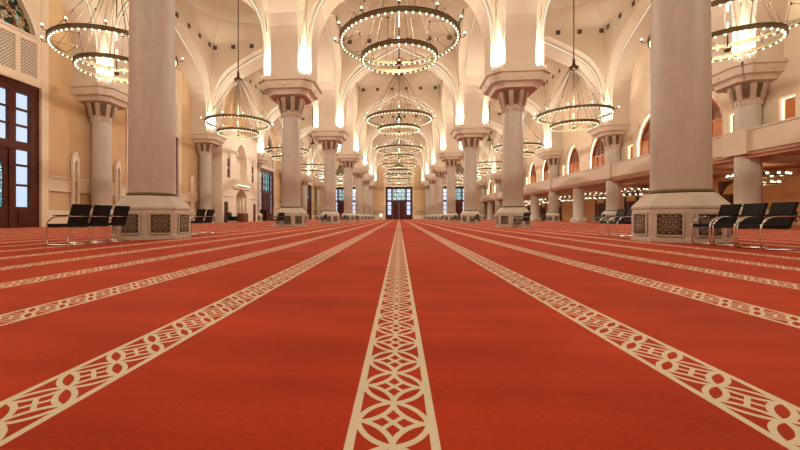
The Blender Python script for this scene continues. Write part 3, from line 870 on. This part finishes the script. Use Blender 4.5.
# small ones under the gallery
H2 = {}
H2['ring'] = MB().ring(1.45, 0.06, 0.08, 0, 48).ring(1.0, 0.06, 0.08, -0.5, 40).mesh('ring', M['brass'])
mb = MB().tube([(0, 0, 0.25), (0, 0, 0.8)], 0.04, 6)
for i in range(8):
    a = 2 * pi * i / 8; mb.tube([(0, 0, 0.5), (1.45 * cos(a), 1.45 * sin(a), 0)], 0.015, 4); mb.tube([(1.45 * cos(a), 1.45 * sin(a), 0), (1.0 * cos(a), 1.0 * sin(a), -0.5)], 0.012, 4)
H2['stem'] = mb.mesh('stem', M['cable'])
H2['bulb'] = MB().ball((0, 0, 0), 0.085, 8, 6).mesh('bulb', M['bulb'])
mb = MB().box(0, 0.001, 0, 0.001, 0, 0.001)
for i in range(10):
    y = 28.0 - 7.09 + 7.09 * i
    if y > YF - 3: break
    t = thing('gallery_chandelier', 'small two-tier ring chandelier under the gallery, %s from the near end' % ORD[i], 'chandelier', (23.4, y, 3.22), 0, 'small chandeliers under the gallery')
    rr = link('ring', H2['ring'], t); link('stem', H2['stem'], t)
    for p in torus_pts(1.45, 0.12, 16): link('bulb', H2['bulb'], rr, p)
    for p in torus_pts(1.0, -0.38, 12): link('bulb', H2['bulb'], rr, p)
    point('bulb_glow', (0, 0, -0.15), 85, (1.0, 0.72, 0.46), 0.06, t)

# ================================================================== UPLIGHTS ON THE CAPITALS
um = MB().lathe([(0.18, 0), (0.22, 0.05), (0.25, 0.16), (0.23, 0.18)], 20).mesh('housing', M['white'])
ul = MB().lathe([(0.22, 0.165), (0.20, 0.185)], 20).mesh('lens', M['lens'])
UP_POWER = 135.0
UPC = (1.0, 0.92, 0.74)
def uplight(x, y, label, group, toward):
    t = thing('uplight', label, 'light', (x, y, ZS), 0, group)
    link('housing', um, t); link('lens', ul, t)
    d = bpy.data.lights.new('lamp', 'AREA'); d.energy = UP_POWER; d.color = UPC
    d.shape = 'DISK'; d.size = 0.42; d.spread = radians(100)
    o = bpy.data.objects.new('lamp', d); COL.objects.link(o); o.location = (0, 0, 0.2); o.parent = t
    ax, ay = toward; L = sqrt(ax * ax + ay * ay); tl = math.tan(radians(13))
    o.rotation_euler = Vector((ax / L * tl, ay / L * tl, 1)).to_track_quat('-Z', 'Y').to_euler()
UO = 1.28
for k in range(0, 7):
    for s in (-1, 1):
        sd = 'left' if s < 0 else 'right'
        for a in (-1, 1):
            for b in (-1, 1):
                if k == 6 and b > 0: continue
                io = 'nave-side' if a * s < 0 else 'aisle-side'
                fb = 'near' if b < 0 else 'far'
                uplight(s * NX + a * UO, row(k) + b * UO, 'round uplight at the %s %s corner on the %s capital of the %s nave row' % (fb, io, ORD[k], sd), 'uplights on the capitals', (-a, -b))
        for b in (-1, 1):
            if k == 6 and b > 0: continue
            if k == 0: continue
            fb = 'near' if b < 0 else 'far'
            uplight(s * OX - s * UO, row(k) + b * UO, 'round uplight at the %s corner on the %s capital along the %s' % (fb, ORD[k - 1], 'left wall' if s < 0 else 'gallery'), 'uplights on the capitals', (s, -b))

# ================================================================== CHAIRS (all face the left wall)
def chair_meshes():
    K = {}
    K['seat'] = MB().loft([[(x, y, z) for x, y in ((-0.47, -0.225), (0.03, -0.225), (0.03, 0.225), (-0.47, 0.225))] for z in (0.385, 0.40, 0.435, 0.45)]).mesh('seat', M['black'])
    mb = MB(); rings = []
    for (x, z) in ((0.0, 0.41), (0.035, 0.53), (0.075, 0.69), (0.125, 0.855)):
        rings.append([(x - 0.025, -0.23, z), (x + 0.025, -0.23, z), (x + 0.025, 0.23, z), (x - 0.025, 0.23, z)])
    K['back'] = mb.loft(rings).mesh('backrest', M['black'])
    def frame(y):
        p = [(0.10, y, 0.018), (-0.05, y, 0.018), (-0.36, y, 0.018), (-0.42, y, 0.03), (-0.455, y, 0.07), (-0.46, y, 0.13), (-0.46, y, 0.38), (-0.45, y, 0.45), (-0.41, y, 0.52), (-0.33, y, 0.575), (-0.22, y, 0.60), (-0.05, y, 0.605), (0.07, y, 0.605)]
        return MB().tube(p, 0.0165, 8)
    K['frame'] = {s: frame(s * 0.247).mesh('side_frame', M['chrome']) for s in (-1, 1)}
    K['pad'] = {s: MB().box(-0.30, 0.04, s * 0.247 - 0.02, s * 0.247 + 0.02, 0.617, 0.635).mesh('arm_pad', M['black']) for s in (-1, 1)}
    K['bar'] = [MB().tube([(x, -0.247, z), (x, 0.247, z)], 0.012, 6).mesh('crossbar', M['chrome']) for x, z in ((-0.44, 0.375), (0.0, 0.375), (0.10, 0.018), (0.07, 0.605))]
    return K
KM = chair_meshes()
def chair(x, y, label, group, rz=0.0):
    t = thing('cantilever_chair', label, 'chair', (x, y, 0), rz, group)
    link('seat', KM['seat'], t); link('backrest', KM['back'], t)
    for b in KM['bar']: link('crossbar', b, t)
    for s in (-1, 1):
        f = link('side_frame', KM['frame'][s], t); link('arm_pad', KM['pad'][s], f)
WHICH = ['nearest', 'middle', 'farthest']
def chair_row(x, ys, where, group):
    for i, y in enumerate(ys):
        w = (WHICH if len(ys) == 3 else ['nearer', 'farther'] if len(ys) == 2 else ['only'])[i]
        chair(x, y, '%s black chrome-armed chair %s' % (w, where), group, random.uniform(-0.04, 0.04))
chair_row(-6.72, (7.56, 8.15, 8.76), 'in front of the left foreground column', 'chairs in front of the left foreground column')
chair_row(6.78, (7.72, 8.29, 8.86), 'in front of the right foreground column', 'chairs in front of the right foreground column')
chair_row(-6.75, (12.6, 13.25), 'behind the left foreground column', 'chairs behind the left foreground column')
chair_row(7.0, (12.65, 13.25), 'behind the right foreground column', 'chairs behind the right foreground column')
for k in range(1, 6):
    for s in (-1, 1):
        ys = [row(k) - 1.42 - 0.62 * i for i in (1, 0)] if k < 3 else [row(k) - 1.42 - 0.62 * i for i in (2, 1, 0)]
        chair_row(s * NX + 0.2 * s, ys, 'before the %s column of the %s nave row' % (ORD[k], 'left' if s < 0 else 'right'), 'chairs at the nave columns')
chair_row(18.6, (19.9, 20.55), 'standing beneath the near end of the gallery', 'chairs by the gallery')
for k in (2, 3, 4):
    chair_row(18.4, (row(k) - 1.3, row(k) - 0.65, row(k)), 'beside the %s gallery column pedestal' % ORD[k - 1], 'chairs by the gallery')

# ================================================================== SMALL FURNITURE BY THE FAR LEFT
t = thing('wooden_cabinet', 'low brown wooden cabinet by the pale niche on the left wall', 'cabinet', (-17.9, 43.4, 0))
MB().box(-0.35, 0.35, -0.75, 0.75, 0.08, 0.95).box(-0.38, 0.38, -0.78, 0.78, 0.95, 1.0).box(-0.3, 0.3, -0.7, 0.7, 0, 0.08).obj('body', M['brownfurn'], t)
for s in (-1, 1): MB().box(0.35, 0.37, s * 0.37 - 0.33, s * 0.37 + 0.33, 0.15, 0.88).obj('cabinet_door', M['brownfurn'], t)
t = thing('armchair', 'dark padded armchair beside the low brown cabinet at the left wall', 'armchair', (-17.9, 40.9, 0))
MB().box(-0.4, 0.4, -0.35, 0.35, 0.2, 0.48).obj('seat', M['black'], t)
MB().loft([[(-0.45, -0.4, 0.2), (-0.3, -0.4, 0.2), (-0.3, 0.4, 0.2), (-0.45, 0.4, 0.2)], [(-0.55, -0.38, 1.1), (-0.42, -0.38, 1.1), (-0.42, 0.38, 1.1), (-0.55, 0.38, 1.1)]]).obj('backrest', M['black'], t)
for s in (-1, 1): MB().box(-0.4, 0.35, s * 0.42 - 0.07, s * 0.42 + 0.07, 0.2, 0.65).obj('arm', M['black'], t)
for a in (-1, 1):
    for b in (-1, 1): MB().box(a * 0.33 - 0.03, a * 0.33 + 0.03, b * 0.33 - 0.03, b * 0.33 + 0.03, 0, 0.2).obj('leg', M['brownfurn'], t)
t = thing('bookcase', 'dark narrow bookcase at the left wall just before the third tall glazed door', 'bookcase', (-19.6, 54.9, 0))
mb = MB().box(-0.3, -0.26, -0.6, 0.6, 0, 1.7)
for s in (-1, 1): mb.box(-0.3, 0.25, s * 0.6 - 0.03, s * 0.6 + 0.03, 0, 1.7)
mb.obj('case', M['wood'], t)
for z in (0.08, 0.5, 0.92, 1.34, 1.68): MB().box(-0.27, 0.24, -0.58, 0.58, z - 0.02, z + 0.02).obj('shelf', M['wood'], t)
t = thing('floor_lamp', 'white round globe on a dark stand left of the far centre door', 'lamp', (-4.3, 93.5, 0))
MB().lathe([(0.35, 0), (0.35, 0.05), (0.05, 0.1), (0.05, 0.75)], 16).obj('stand', M['bronze'], t)
MB().ball((0, 0, 1.05), 0.36, 16, 10).obj('globe', M['globe'], t)

# ================================================================== CAMERA, WORLD, VIEW
YAW = math.asin(0.0975); F = 390.0
cam = bpy.data.cameras.new('camera'); co = bpy.data.objects.new('camera', cam); COL.objects.link(co)
cam.sensor_width = 36.0; cam.sensor_fit = 'HORIZONTAL'; cam.lens = F * 36.0 / 800.0
co.location = (0, 0, CAMH); co.rotation_euler = (pi / 2, 0, YAW)
cam.shift_x = (400 - (399 - F * math.tan(YAW))) / 800.0
cam.shift_y = -8.0 / 800.0
cam.clip_start = 0.05; cam.clip_end = 400
SC.camera = co

w = bpy.data.worlds.new('sky'); SC.world = w; w.use_nodes = True
bg = w.node_tree.nodes['Background']
bg.inputs[0].default_value = (0.74, 0.86, 1.0, 1); bg.inputs[1].default_value = 1.1

vs = SC.view_settings
SC.display_settings.display_device = 'sRGB'
vs.view_transform = 'Standard'
try: vs.look = 'None'
except Exception: pass
vs.gamma = 1.0; vs.use_curve_mapping = False
vs.exposure = 0.05
SC.cycles.max_bounces = 10; SC.cycles.diffuse_bounces = 6; SC.cycles.transparent_max_bounces = 12
SC.cycles.sample_clamp_indirect = 4.0
SC.cycles.use_denoising = True
